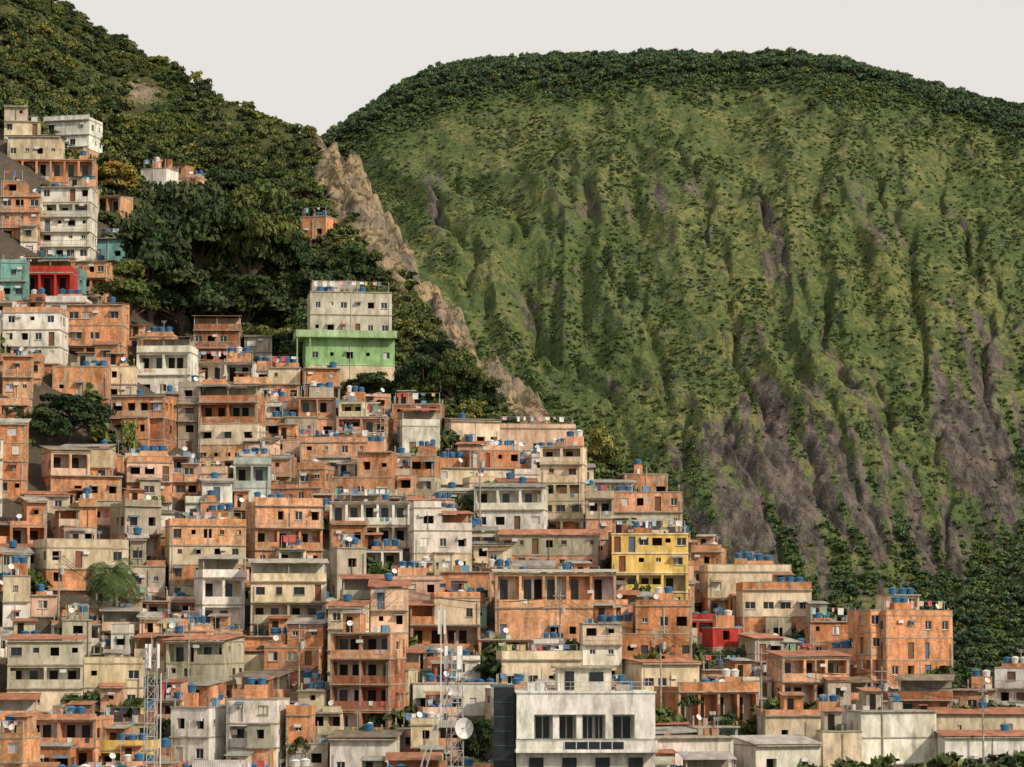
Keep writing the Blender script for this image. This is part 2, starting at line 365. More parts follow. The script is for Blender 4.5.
def house(code,w,d,nf,sh,loc,yaw,seed,o=None,below=5.0,roof=None,name=None):
    r=random.Random(seed); o=o or {}; mb=MB()
    x0,x1=-w/2,w/2
    codes=list(o.get('codes') or [code]*nf)
    if not o.get('codes') and code in 'OGC' and r.random()<.55:
        k=r.randrange(nf); codes[k]=r.choice('OCOW' if code!='O' else 'CGOWCP')
    f=[fin(c,r) for c in codes]
    for i in range(1,nf):
        if codes[i]==codes[i-1] and r.random()<.5: f[i]=f[i-1]
    nb=int(math.ceil(below/sh))
    bz=-nb*sh
    fb=[fin(r.choice(['O','G','O','O']),r) for _ in range(nb)]
    volume(mb,x0,x1,0,d,bz,sh,fb,r,dict(o,ver=0))
    topm,topc=f[-1]
    if nf>=2 and w>4 and r.random()<.5 and not o.get('full'):
        z=volume(mb,x0,x1,0,d,0,sh,f[:-1],r,o)
        cut=r.uniform(.45,.7)*w; fy=r.choice([0,0,d*.3]) 
        if r.random()<.5: a0,a1,b0,b1=x0,x0+cut,x0+cut,x1
        else: a0,a1,b0,b1=x1-cut,x1,x0,x1-cut
        toproof(mb,b0,b1,0,d,z,r.choice(['parapet','flat','open']),r,*f[-2])
        z2=volume(mb,a0,a1,fy,d,z,sh,f[-1:],r,dict(o,v0=0))
        toproof(mb,a0,a1,fy,d,z2,roof or r.choice(['parapet','flat','sheet']),r,topm,topc)
    else:
        z=volume(mb,x0,x1,0,d,0,sh,f,r,o)
        toproof(mb,x0,x1,0,d,z,roof or r.choice(['parapet','parapet','flat','flat','flat','sheet','tile','open']),r,topm,topc)
    # projecting annex rooms
    if w>3.8 and r.random()<(.6 if w>5.5 else .35) and not o.get('blank') and not o.get('noannex') and code not in 'YR':
        aw=w*r.uniform(.28,.5); ax=r.choice([x0+.25,x1-aw-.25,x0+(w-aw)*.5]); dep=r.uniform(.9,2.0); na=r.choice([0,1,1,2]); na=min(na,nf-1)
        af=[fin(r.choice('OOOCGW'),r) for _ in range(na+nb)]
        zt=volume(mb,ax,ax+aw,-dep,-.012,bz+.17,sh*.985,af,r,dict(ver=.15))
        if r.random()<.5: mb.quad((ax-.2,-dep-.3,zt+.12),(ax+aw+.2,-dep-.3,zt+.12),(ax+aw+.2,-.02,zt+.5),(ax-.2,-.02,zt+.5),RF,vary(r.choice([(.35,.33,.29),(.41,.18,.11)]),r))
        elif dep>1.3 and aw>2: roofstuff(mb,ax+.1,ax+aw-.1,-dep+.05,-.1,zt+.07,r)
    return mb.obj(name or NAMES[code],HM,loc,yaw)
LM=[
(0,40,106,150,'G',{}),(42,99,120,150,'W',{}),(6,94,136,182,'C',{'codes':'OC'}),(0,40,180,240,'O',{}),(40,92,186,262,'W',{'full':1,'sp':1.7,'roof':'flat','noannex':1}),
(93,130,196,222,'O',{}),(90,132,238,262,'T',{'roof':'flat'}),(140,176,168,192,'O',{}),(172,206,164,192,'O',{'roof':'tile'}),(0,26,262,300,'T',{'roof':'parapet'}),(6,72,272,304,'R',{'full':1,'ver':1,'roof':'open','codes':'R'}),
(300,336,216,240,'O',{'roof':'flat'}),
(2,62,312,364,'W',{'full':1}),(66,124,304,366,'O',{'full':1,'codes':'OOO'}),(50,108,366,398,'O',{}),(104,136,366,402,'C',{}),(0,32,356,398,'O',{}),(110,173,396,440,'O',{'codes':'DO','full':1}),
(136,194,352,398,'W',{}),(196,256,362,388,'W',{'roof':'flat'}),(228,272,336,366,'G',{'roof':'sheet'}),(192,240,330,366,'D',{}),(232,300,366,402,'O',{}),(298,340,368,404,'O',{'codes':'GO'}),(198,262,402,466,'O',{'full':1,'codes':'OCO'}),
(178,200,386,452,'G',{}),(262,336,396,440,'O',{}),(336,392,400,450,'O',{}),(392,444,404,436,'D',{'roof':'flat'}),(300,372,442,476,'O',{}),(242,300,442,476,'O',{}),
(396,440,426,456,'O',{}),(440,500,421,450,'O',{}),(494,576,428,456,'P',{'full':1,'sp':3}),(430,520,450,486,'O',{'codes':'CO'}),(540,588,446,532,'C',{'full':1,'roof':'flat'}),(474,550,488,532,'W',{}),(556,598,492,536,'O',{}),
(36,120,452,500,'O',{}),(120,172,462,502,'O',{}),(232,270,464,512,'L',{'full':1}),(180,232,482,524,'W',{}),(270,332,468,508,'O',{}),(330,396,452,502,'O',{}),(396,440,456,496,'G',{}),
(0,46,502,548,'O',{}),(46,96,506,548,'C',{}),(106,160,506,562,'G',{'codes':'OG'}),(0,28,576,628,'C',{}),(28,126,548,590,'C',{'full':1,'codes':'OC'}),(126,165,540,592,'G',{}),
(160,245,526,604,'C',{'codes':'COCO','full':1}),(190,244,578,632,'W',{'ver':.6}),(242,322,506,572,'O',{}),(328,410,502,548,'C',{'full':1,'ver':1,'roof':'flat'}),(328,366,548,602,'G',{}),(362,402,550,578,'W',{}),(408,472,508,576,'W',{'codes':'CWW'}),
(440,492,572,606,'O',{}),(500,600,536,572,'O',{'full':1}),(600,684,492,532,'O',{'codes':'CO','full':1,'roof':'flat'}),(612,690,534,606,'Y',{'full':1,'ver':.65,'roof':'flat','slab':.12,'slabcol':(.78,.70,.52),'frame':(.7,.7,.68)}),(586,614,498,560,'O',{}),
(692,742,552,604,'O',{}),(702,792,572,624,'C',{'codes':'OC'}),(622,668,474,500,'C',{'roof':'flat'}),(740,812,590,644,'C',{'codes':'OC'}),(610,692,606,662,'O',{'ver':.5}),
(690,744,670,694,'O',{'roof':'flat'}),(704,742,628,668,'R',{'full':1,'sp':4,'codes':'OR','roof':'flat'}),(742,800,640,684,'G',{'roof':'tile'}),(770,850,658,706,'O',{'roof':'tile'}),(800,862,622,662,'O',{}),
(494,616,574,642,'O',{'full':1,'ver':1,'v0':1,'bays':5,'roof':'sheet','codes':'OO'}),(405,480,598,652,'O',{'codes':'OC'}),(246,326,582,640,'C',{'full':1,'ver':.5,'codes':'CGC'}),(165,240,642,702,'G',{'full':1}),
(0,82,642,712,'G',{'codes':'CGG','full':1,'sp':1.8}),(82,142,664,712,'C',{}),(264,330,626,692,'O',{}),(330,404,634,736,'O',{'full':1,'ver':1,'codes':'ODDO','roof':'flat','noannex':1}),
(170,226,708,767,'W',{'full':1}),(226,286,700,772,'W',{'ver':.5}),(20,106,720,775,'O',{'full':1}),(405,500,684,716,'W',{}),(496,582,660,692,'C',{'roof':'parapet'}),(580,622,624,684,'C',{}),
(620,700,664,694,'O',{'roof':'tile'}),(656,760,692,730,'O',{}),(640,734,738,778,'W',{'full':1,'blank':1,'roof':'flat'}),(736,822,746,778,'W',{'full':1,'sp':3,'roof':'sheet'}),(844,938,712,764,'W',{'full':1,'blank':1,'roof':'flat'}),
(760,846,716,748,'G',{'full':1,'sp':4,'roof':'parapet','codes':'C'}),(820,862,732,770,'C',{'full':1,'blank':1,'codes':'C','roof':'flat'}),(944,1040,738,775,'W',{'full':1,'roof':'tile','codes':'W'}),(936,1034,716,742,'C',{'full':1,'codes':'C','roof':'tile','sp':4}),
(996,1040,668,706,'W',{'full':1,'roof':'flat'}),(948,998,690,716,'O',{'roof':'flat','codes':'O'}),(286,330,716,772,'G',{}),(330,400,740,780,'W',{'roof':'sheet'})]
placed=[]
def yawat(X,Y,r): return math.radians((float(vn(X/28+40,Y/35,3))-.5)*50+r.uniform(-10,10))
def place_rect(x0,x1,yt,yb,code,o,seed,Y=None,yaw=None,d=None,below=5.0,name=None):
    r=random.Random(seed*7+1)
    cx=(x0+x1)/2
    if Y is None: Y=Yat(cx,yb)
    ppm=F/(Y*1.0)
    X=P(cx,(yt+yb)/2,Y)[0]
    if yaw is None: yaw=yawat(X,Y,r)*(.4 if o.get('codes') and len(o['codes'])==1 else 1)
    W=(x1-x0)/ppm; d=d or min(6.0,max(3.5,W*.8))
    w=max(2.5,(W-d*abs(math.sin(yaw)))/math.cos(yaw))
    zb=P(cx,yb,Y)[2]; H=(yb-yt)/ppm
    nf=len(o['codes']) if o.get('codes') else max(1,round(H/2.45))
    sh=H/nf
    if sh<2.2 and nf>1 and not o.get('codes'): nf-=1; sh=H/nf
    if sh<2.3:
        sh=2.4; zb=zb+H-sh*nf
    Xo=X+ d/2*math.sin(yaw); Yo=Y
    ob=house(code,w,d,nf,sh,(Xo,Yo,zb),yaw,seed,o,below,o.get('roof'),name)
    placed.append((x0,x1,yt,yb,Y,X,W))
    return ob
for i,l in enumerate(LM):
    place_rect(*l,seed=100+i)
def brick_tower():
    Y=342.;cx=918; X,_,zb=P(cx,705,Y); ppm=F/Y; mb=MB(); c=(.74,.34,.175); f=(BR,c); r=random.Random(77)
    sh=2.62; o={'sp':2.2,'ver':0,'slab':.05,'frame':(.7,.7,.7)}
    volume(mb,-4.2,4.9,0,7.5,-5.2,sh,[f,f],r,o)
    z=volume(mb,-4.2,4.9,0,7.5,0,sh,[f]*4,r,o)
    toproof(mb,-4.2,4.9,0,7.5,z,'parapet',random.Random(3),BR,c)
    z2=volume(mb,-2.0,1.6,2.0,6,z+.09,2.3,[(PL,CREAM)],r,{'slab':.4,'ver':0})
    for k in (-1.2,.2,1.2): tank(mb,k,3.4,z2+.1,r,.5,.75)
    volume(mb,-5.6,-4.2,1.2,6.5,-2,sh,[f]*5,r,dict(o,sp=1.2))
    mb.obj('brick_apartment_building',HM,(X,Y,zb),math.radians(24))
    placed.append((862,962,585,705,Y,X,11.5))
brick_tower()
def green_house():
    Y=Yat(345,392); X,_,zb=P(345,392,Y); k=Y/F; mb=MB(); r=random.Random(5)
    g=(PL,(.30,.50,.24)); g2=(PL,(.40,.56,.33)); wg=(PL,(.56,.52,.44))
    w=100*k
    volume(mb,-w/2,w/2,0,7,-5.5,2.75,[(PL,GREY)]*2,r,{'ver':0})
    z=volume(mb,-w/2+1.5,w/2,0,7,0,55*k/2,[(PL,CREAM),g],r,{'ver':0,'slab':.08,'slabcol':(.35,.6,.3),'sp':2.3})
    mb.box(-w/2,w/2+.2,-1.3,0-.003,z-.12,z+.05,PL,g[1]); mb.box(-w/2,w/2+.2,-1.3,-1.18,z+.05,z+.95,PL,g2[1]); mb.box(-w/2,-w/2+.12,-1.18,5,z+.05,z+.95,PL,g2[1])
    mb.box(-w/2,-w/2+1.49,0,7,z-.14,z+.04,PL,g[1]) 
    for q in (-w/2+.1,-w/2+2.0): mb.box(q,q+.2,-1.1,-.9,-3,z-.12,PL,g[1])
    z2=volume(mb,-w/2+2.2,w/2-.4,.6,6.8,z+.09,46*k/2,[wg,wg],r,{'ver':0,'slab':.12,'sp':1.9,'frame':(.7,.7,.68)})
    toproof(mb,-w/2+2.2,w/2-.4,.6,6.8,z2,'flat',r,*wg)
    volume(mb,-w/2+2.6,w/2-5,2.5,6,z2+.09,1.7,[(PL,GREY)],r,{'blank':1})
    for q in(-4,-2.4,3): tank(mb,q*.9,1.6,z2+.1,r,.5,.75)
    mb.obj('green_house',HM,(X,Y,zb),math.radians(8)); placed.append((292,397,288,392,Y,X,w))
green_house()
def villa():
    Y=284.;k=Y/F; X,_,zt=P(586,684,Y); mb=MB(); r=random.Random(9); w=138*k; W=(.78,.755,.71); H=9.6
    zb=zt-H; h=w/2
    mb.box(-h,h,2.2,9,-8,H-.9,PL,W)
    mb.box(-h,h,0,9.1,H-2.95,H-.9,PL,W)
    mb.box(-h-.12,h+.12,-.12,9.2,H-.9,H-.72,PL,(.70,.69,.65))
    zb0,zt0=4.3,H-2.95
    for a,b,dd in ((-h,-h+1.7,0),(h-2.0,h,0),(1.9,2.6,0),(-.9,-.35,.3),(-3.2,-2.6,.3)): mb.box(a,b,dd,2.2,zb0,zt0,PL,W)
    for a,b in((-h+1.9,-3.4),(-2.5,-1.1),(-.2,.8),(1.0,1.8),(2.8,h-2.2)):
        mb.box(a,b,2.08,2.196,zb0,zt0-.25,GL) 
        for q in (a,(a+b)/2,b): mb.box(q-.05,q+.05,2.02,2.07,zb0,zt0-.25,FR,(.45,.45,.44))
    mb.box(-3.2,-2.9,1.9,1.99,zb0,zt0,FR,(.6,.58,.52)) 
    mb.box(-h-.15,h+.15,-1.1,2.2,3.0,3.25,PL,W)
    mb.box(-h-.1,h+.1,-1.05,-.9,3.25,4.15,PL,W); mb.box(-h-.14,h+.14,-1.09,-.86,4.15,4.22,PL,(.6,.59,.56))
    mb.box(-2.2,3.6,-1.10,-1.053,3.35,4.05,GL)
    for q in np.linspace(-2.2,3.6,6): mb.box(q-.04,q+.04,-1.13,-1.103,3.35,4.05,FR,(.6,.6,.6))
    mb.box(-h,h,.2,2.19,0.0,3.0,PL,(.70,.67,.61))
    for q in np.linspace(-h+1.2,h-2.6,4): mb.box(q,q+1.4,.1,.19,.6,2.5,GL)
    mb.box(-h-2.2,-h-.16,1.0,7,-8,H-.3,GL) 
    for z in np.arange(-2,H-.3,1.4): mb.box(-h-2.2,-h-.16,.95,.99,z,z+.08,FR,(.05,.09,.09))
    mb.box(-h-2.3,-h-.16,.9,7.1,H-.3,H-.1,FR,(.1,.14,.14))
    for q in np.linspace(-h+.3,h-.3,14): mb.bar((q,.2,H-.72),(q,.2,H+.2),.025,STL)
    mb.bar((-h+.3,.2,H+.2),(h-.3,.2,H+.2),.03,STL); mb.bar((-h+.3,.2,H-.25),(h-.3,.2,H-.25),.02,STL)
    mb.box(-2.5,2.8,3.5,7.5,H-.72,H+1.5,PL,(.70,.66,.58)); mb.box(-2.9,3.2,3.0,7.8,H+1.5,H+1.68,CO)
    mb.box(-1.8,-.9,3.42,3.496,H-.6,H+1.2,GL); mb.box(.6,2.0,3.42,3.496,H+.2,H+1.1,GL)
    mb.box(3.2,4.6,3,4,H-.72,H-.1,CO); mb.box(-5.6,-4.9,1.5,2.2,H-.72,H+.1,FR,(.6,.6,.58)); mb.box(1.0,1.8,1.5,2.2,H-.72,H+.0,FR,(.5,.5,.5))
    tank(mb,-4.2,5,H-.72,r,.7,.9,True); tank(mb,4.5,5,H-.72,r,.7,.9,False)
    mb.obj('modernist_villa',HM,(X,Y,zb),math.radians(3)); placed.append((497,660,675,775,Y,X,w+2))
villa()
TREES_BIG=[(150,262,52,62),(200,240,58,70),(250,255,50,66),(180,300,55,42),(245,305,45,36),(130,300,38,36),(232,200,38,38),(285,262,28,40),(318,290,34,34),(362,268,26,26),
(70,418,42,30),(50,430,26,22),(370,384,26,16),(425,380,28,32),(455,385,32,34),(480,395,28,26),(440,355,26,20),(600,448,18,26),(616,462,16,18),(480,745,26,34),(128,440,14,22),(118,182,28,18),(800,600,14,12),(836,606,16,10),(690,700,12,10),(300,745,16,16)]
EXC=TREES_BIG+[(112,598,26,24)]
k=0; nfill=0
yv=291.0
while yv<484:
    x=-75.0+ (yv%13)*.4
    while True:
        r=random.Random(int(yv*100)+k*13+5); k+=1
        w=r.uniform(3.2,6.3); cx=x+w/2; x+=w+r.choice([0.05,.1,.3,.7])
        Y=yv+r.uniform(-1.2,1.2)
        px=proj(cx,Y,hz(cx,Y))[0]
        if px>1180: break
        if px<-90: continue
        yh=float(np.interp(px,PXT,YH_))
        if Y>yh-3 : continue
        zg=hz(cx,Y); ppm=F/Y; gy=proj(cx,Y,zg)[1]
        if px>735 and gy>724: continue
        if any(((px-t[0])/(t[2]+6))**2+((gy-12-t[1])/(t[3]+6))**2<1 for t in EXC): continue
        nf=r.choice([1,2,2,2,3,3,4]); sh=r.uniform(2.25,2.55)
        if px>850: nf=min(nf,2)
        hw=w/2*ppm; bad=False; lim=99
        for (a0,a1,at,ab,aY,aX,aW) in placed:
            if abs(aX-cx)<(aW+w)/2-1.6 and -4.0<Y-aY<4.6: bad=True;break
            if Y<aY and px+hw>a0+4 and px-hw<a1-4 and gy>at:
                lim=min(lim,(gy-(ab-7))/ppm/sh)
        if bad: continue
        for t in EXC:
            ty=Yat(t[0],t[1]+t[3])
            if Y<ty and px+hw>t[0]-t[2]*.8 and px-hw<t[0]+t[2]*.8: lim=min(lim,(gy-(t[1]+t[3]*.6))/ppm/sh)
        lim-=.15
        nf=min(nf,int(math.floor(lim+.05)))
        if nf<1:
            if lim>-1.6: nf=1; zg-=(1-lim)*sh
            else: continue
        code=r.choice('OOOOOOOOOGGCCCWWWPD' if r.random()<.95 else 'YTLPRL')
        house(code,w,r.uniform(3.8,4.8),nf,sh,(cx,Y,zg),yawat(cx,Y,r),int(r.random()*1e6),{},5.0); nfill+=1
    yv+=4.9
print('fill',nfill)
# ---------------- terrain meshes
def gridmesh(name,X,Y,Z,mat,attrs):
    n,m=X.shape; co=np.stack([X,Y,Z],-1).reshape(-1,3)
    idx=np.arange(n*m).reshape(n,m); q=np.stack([idx[:-1,:-1],idx[:-1,1:],idx[1:,1:],idx[1:,:-1]],-1).reshape(-1,4)
    me=bpy.data.meshes.new(name); me.vertices.add(n*m); me.vertices.foreach_set('co',co.ravel())
    me.loops.add(q.size); me.loops.foreach_set('vertex_index',q.ravel().astype(np.int32))
    me.polygons.add(len(q)); me.polygons.foreach_set('loop_start',np.arange(0,q.size,4,dtype=np.int32)); me.polygons.foreach_set('loop_total',np.full(len(q),4,np.int32))
    me.polygons.foreach_set('use_smooth',np.ones(len(q),bool)); me.update(); me.validate()
    for k_,v in attrs.items():
        a=me.attributes.new(k_,'FLOAT','POINT'); a.data.foreach_set('value',v.reshape(-1).astype(np.float32))
    me.materials.append(mat); o=bpy.data.objects.new(name,me); scene.collection.objects.link(o); return o
def m_hill():
    m,nt,b=newmat('hillside_soil_and_rock')
    p=pos(nt); rk=attr(nt,'rock').outputs['Fac']; vg=attr(nt,'veg').outputs['Fac']
    n1=noise(nt,p,.12,4,.6); n2=noise(nt,p,.9,4,.65)
    veg=mixc(nt,mr(nt,n1,.35,.65,0,1),(.045,.065,.022),(.12,.13,.045)); veg=mixc(nt,mr(nt,n2,.45,.7,0,.6),veg,(.16,.125,.065))
    soil=mixc(nt,n2,(.08,.07,.05),(.20,.16,.12))
    g=mixc(nt,vg,soil,veg)
    rn=noise(nt,pos(nt,(1,1,.35),(0,.5,0)),.42,7,.72)
    rc=mixc(nt,mr(nt,rn,.42,.55,0,1),(.10,.07,.048),(.50,.37,.23)); rc=mixc(nt,mr(nt,n1,.48,.62,0,.7),rc,(.28,.24,.20)); rc=mixc(nt,mr(nt,n2,.52,.60,0,.8),rc,(.08,.085,.035))
    f=mr(nt,mth(nt,'ADD',rk,mth(nt,'MULTIPLY',mth(nt,'SUBTRACT',n2,.5),1.6)),.34,.46,0,1)
    nt.links.new(mixc(nt,f,g,rc),b.inputs['Base Color']); b.inputs['Roughness'].default_value=1
    bp=nd(nt,'ShaderNodeBump',{'Strength':1,'Distance':2.5,'Height':rn}); nt.links.new(bp.outputs[0],b.inputs['Normal'])
    return m
pxs=np.linspace(-420,1520,700); ys=np.concatenate([np.arange(230,640,1.3),np.arange(640,900,8)])
A,YY=np.meshgrid((pxs-512)/F,ys)
Z=hill(A,YY); X=A*YY; PX,PY=proj(X,YY,Z)
yc=np.interp(pxs,PXT,YH_)+np.interp(pxs,PXT,DC_); yhh=np.interp(pxs,PXT,YH_)
def rockmask(px,py):
    line=np.interp(px,PXT,S_); dd=py-line
    m1=np.exp(-((px-360)/46.)**4)*np.exp(-((dd-22)/44.)**2)
    m2=np.exp(-((px-488)/64.)**4)*np.exp(-((dd-6)/26.)**2)
    m3=.8*np.exp(-((px-135)/28.)**2-((py-98)/14.)**2)
    m4=.5*np.exp(-((px-420)/34.)**2)*np.exp(-((dd-6)/18.)**2)
    return np.clip(1.25*m1+1.35*m2+m3+m4,0,1)
rk=rockmask(PX,PY)
veg=sm(-4,6,YY-yhh[None,:])
rough=(fbm(X/9,YY/9,5,21)-.5)*5*veg+(np.abs(fbm(X/5,YY/6,5,33)-.5)*-16+2.4+(fbm(X/2.2,YY/2.2,3,44)-.5)*2.5)*rk
Z2=Z+rough*(Z>.5)
gridmesh('hillside_terrain',X,YY,Z2,m_hill(),{'rock':rk,'veg':veg})
# mountain
MP=[-500,0,200,300,335,370,410,450,520,590,650,740,800,850,900,960,1024,1200,1500]
MS=[330,260,200,160,138,112,90,76,69,64,63,63,62,68,84,98,115,165,240]
LINES=[((752,205),(776,250),(796,310),(830,420),(880,560)),((515,262),(560,320),(620,395),(660,470)),((428,170),(450,230),(478,300)),((600,235),(650,330),(700,450)),((860,120),(905,250),(935,400),(960,560)),((680,120),(705,200),(740,330),(765,470)),((560,150),(590,210)),((940,150),(985,300),(1010,470)),((820,300),(850,390)),((980,220),(1020,330)),((470,150),(520,230)),((880,380),(930,520),(960,640)),((790,430),(840,560)),((720,400),(760,520),(800,600))]
def linemask(px,py,wd):
    m=np.zeros_like(px)
    jx=px+(vn(px/14,py/14,400)-.5)*20+(vn(px/50,py/50,402)-.5)*26; jy=py
    for L in LINES:
        for (ax,ay),(bx,by) in zip(L[:-1],L[1:]):
            dx,dy=bx-ax,by-ay; t=np.clip(((jx-ax)*dx+(jy-ay)*dy)/(dx*dx+dy*dy),0,1)
            d=np.hypot(jx-ax-t*dx,jy-ay-t*dy); m=np.maximum(m,np.exp(-(d/wd)**2))
    return m
def mtn(px,t):
    s=np.interp(px,MP,MS)
    Y=1000+520*t
    zc=P(512,s,1520.)[2]
    p=.55*t+.45*np.sin(np.clip(t,0,1)*math.pi/2)
    z=-1+(zc+1)*p
    X=(px-512)/F*Y
    py0=640-(z-ZC)*F/Y
    w=np.sin(np.clip(t,0,1)*math.pi)**.7
    q=px-.55*(py0-400)+60*(vn(px/130,py0/130,11)-.5)
    g=fbm(q/70+1.0*vn(px/110,py0/110,8),py0/150,4,50)
    g2=fbm(px/20,py0/30,4,55)
    z=z+((fbm(X/140,Y/140,3,60)-.5)*48-(np.abs(g-.5)*2)**.8*20+6+(g2-.5)*9+(fbm(X/14,Y/18,4,70)-.5)*6-5.5*linemask(px,py0,5.))*w
    z=z+(fbm(X/40,Y/60,3,75)-.5)*6*(1-w)
    return X,Y,z
def mmask(px,py,X,Y):
    q=px-.30*(py-400)
    R=1.05*np.exp(-((px-850)/160)**2-((py-480)/110)**2)+.9*np.exp(-((px-750)/50)**2-((py-530)/95)**2)+.55*np.exp(-((px-630)/180)**2-((py-205)/32)**2)+.7*np.exp(-((px-778)/20)**2-((py-265)/60)**2)+.7*np.exp(-((px-438)/14)**2-((py-205)/40)**2)+.7*np.exp(-((px-985)/60)**2-((py-410)/110)**2)+.4*np.exp(-((px-545)/40)**2-((py-300)/50)**2)+.45*np.exp(-((px-880)/90)**2-((py-200)/50)**2)
    st=fbm(q/9+1.4*vn(px/50,py/50,5),py/110,4,91)
    big=fbm(px/36,py/30,5,92)
    rock=np.clip(R*.9+(st-.5)*3.0*np.clip(R+.15,0,1)+(big-.5)*1.3-.2+.4*linemask(px,py,3.),0,1)
    lush=np.clip(sm(320,640,py+(big-.5)*420)*1.0+.9*(1-sm(18,42,py-np.interp(px,MP,MS)+(big-.5)*40))-.9*rock,0,1)
    return rock,lush
mpx=np.linspace(-400,1450,980); mt=np.concatenate([np.linspace(0,1,520),np.linspace(1.02,1.8,14)])
PXm,Tm=np.meshgrid(mpx,mt)
Xm,Ym,Zm=mtn(PXm,np.minimum(Tm,1)) 
ext=np.maximum(Tm-1,0)*520; s_=Ym+ext; Xm=Xm*s_/Ym; Ym=s_; Zm=Zm-ext*.55*(ext>0)
Pmx,Pmy=proj(Xm,Ym,Zm); rock,lush=mmask(Pmx,Pmy,Xm,Ym)
Zm=np.where(Zm<-1,-1,Zm)
def m_mtn():
    m,nt,b=newmat('mountain_grass_and_granite')  # base colours slightly lifted and desaturated: distance haze painted in, no volume
    p=pos(nt); rk=attr(nt,'rock').outputs['Fac']; lu=attr(nt,'lush').outputs['Fac']
    n1=noise(nt,p,.014,4,.62); n2=noise(nt,p,.075,5,.72); n3=noise(nt,p,.38,3,.7)
    g=mixc(nt,mr(nt,n1,.40,.60,0,1),(.105,.135,.05),(.19,.19,.07))
    g=mixc(nt,mr(nt,n2,.45,.56,0,.8),g,(.065,.095,.038))
    g=mixc(nt,mr(nt,n2,.34,.45,.65,0),g,(.165,.135,.09))
    g=mixc(nt,mr(nt,n3,.46,.57,0,.75),g,(.05,.075,.032))
    g=mixc(nt,mth(nt,'MULTIPLY',lu,.6),g,(.045,.075,.034))
    ps=pos(nt,(1,.6,.12),(0,.22,0)); rn=noise(nt,ps,.20,5,.75)
    rc=mixc(nt,mr(nt,rn,.42,.60,0,1),(.055,.046,.047),(.16,.13,.115))
    f=mr(nt,mth(nt,'ADD',rk,mth(nt,'MULTIPLY',mth(nt,'SUBTRACT',mth(nt,'MULTIPLY',mth(nt,'ADD',n2,n3),.5),.5),3.0)),.42,.58,0,.92)
    nt.links.new(mixc(nt,f,g,rc),b.inputs['Base Color']); b.inputs['Roughness'].default_value=1; b.inputs['Specular IOR Level'].default_value=.1
    bp=nd(nt,'ShaderNodeBump',{'Strength':1.0,'Distance':2.0,'Height':n3}); nt.links.new(bp.outputs[0],b.inputs['Normal'])
    return m
gridmesh('mountain',Xm,Ym,Zm,m_mtn(),{'rock':rock,'lush':lush})
g=MB(); g.quad((-6000,-2000,-1.2),(6000,-2000,-1.2),(6000,9000,-1.2),(-6000,9000,-1.2),0,(.1,.1,.08))
mg=simple('valley_ground',(.10,.11,.06),.95,var=.5,scale=.02); g.obj('ground',[mg])
# ---------------- vegetation
def crown(seed,R,H,zc,nb,nl,leaf,base,flat=.7,blobr=(.32,.5)):
    rs=np.random.RandomState(seed)
    d=rs.normal(size=(nb,3)); d/=np.linalg.norm(d,axis=1)[:,None]
    rad=rs.uniform(.25,.75,nb)[:,None]
    c=d*rad*np.array([R,R,H]); c[:,2]=np.where(c[:,2]<-H*.35,-c[:,2]*.5,c[:,2]); c[:,2]+=zc
    br=rs.uniform(blobr[0],blobr[1],nb)*R
    tint=rs.uniform(.65,1.45,nb); hue=rs.uniform(-.1,.2,nb)
    k=rs.choice(nb,nl,p=br**2/np.sum(br**2))
    v=rs.normal(size=(nl,3)); v/=np.linalg.norm(v,axis=1)[:,None]; v[:,2]=np.where(v[:,2]<-.3,-v[:,2],v[:,2])
    lump=1+.22*np.sin(v[:,0]*7+k)*np.sin(v[:,1]*6+k*2)
    rr=br[k]*rs.uniform(.62,1.06,nl)*lump
    p=c[k]+v*rr[:,None]*np.array([1,1,flat])
    nrm=v+rs.normal(size=(nl,3))*.75; nrm/=np.linalg.norm(nrm,axis=1)[:,None]
    t=np.cross(nrm,rs.normal(size=(nl,3))); t/=np.linalg.norm(t,axis=1)[:,None]; bt=np.cross(nrm,t)
    s=leaf*rs.uniform(.6,1.3,nl)[:,None]
    q=np.stack([p-t*s,p-bt*s*.55,p+t*s,p+bt*s*.55],1).reshape(-1,3)
    col=np.array(base)[None,:]*(tint[k]*rs.uniform(.75,1.25,nl))[:,None]; col[:,0]*=1+hue[k]*1.5
    return q,col,c,br
def tree(name,seed,R,H,trunk,nb,nl,leaf,base,**kw):
    q,col,c,br=crown(seed,R,H,trunk+H*.5,nb,nl,leaf,base,**kw)
    mb=MB(); rs=random.Random(seed)
    if trunk>0:
        pts=[Vector((0,0,-1.0)),Vector((R*.05,0,trunk*.5)),Vector((-R*.03,R*.04,trunk)),Vector((0,0,trunk+H*.4))]
        rd=[R*.075,R*.055,R*.045,R*.02]
        for i in range(3): mb.bar(pts[i],pts[i+1],rd[i],1,(.1,.08,.06),rd[i+1],7)
        for i in range(min(nb,8)): mb.bar(pts[2]-Vector((0,0,trunk*.15)),Vector(c[i]),R*.035,1,(.1,.08,.06),R*.012,5)
    nv=len(mb.v); v=list(mb.v)+[tuple(x) for x in q]
    f=list(mb.f)+[(nv+4*i,nv+4*i+1,nv+4*i+2,nv+4*i+3) for i in range(len(col))]
    mb.v=v; mb.f=f; mb.m=mb.m+[0]*len(col); mb.c=mb.c+[tuple(x) for x in col]
    return mb.obj(name,[M_LF,M_BK])
DG=(.046,.068,.028); MG=(.074,.098,.036); LG=(.118,.130,.048)
bigs=[tree('broadleaf_tree',300+i,5.2,4.6,3.2,30,9000,.30,[DG,(.038,.060,.026),(.050,.074,.028)][i],blobr=(.18,.32)) for i in range(3)]
autumn=tree('flowering_tree',309,5.2,4.6,3.2,20,5000,.34,(.24,.18,.05),blobr=(.22,.36))
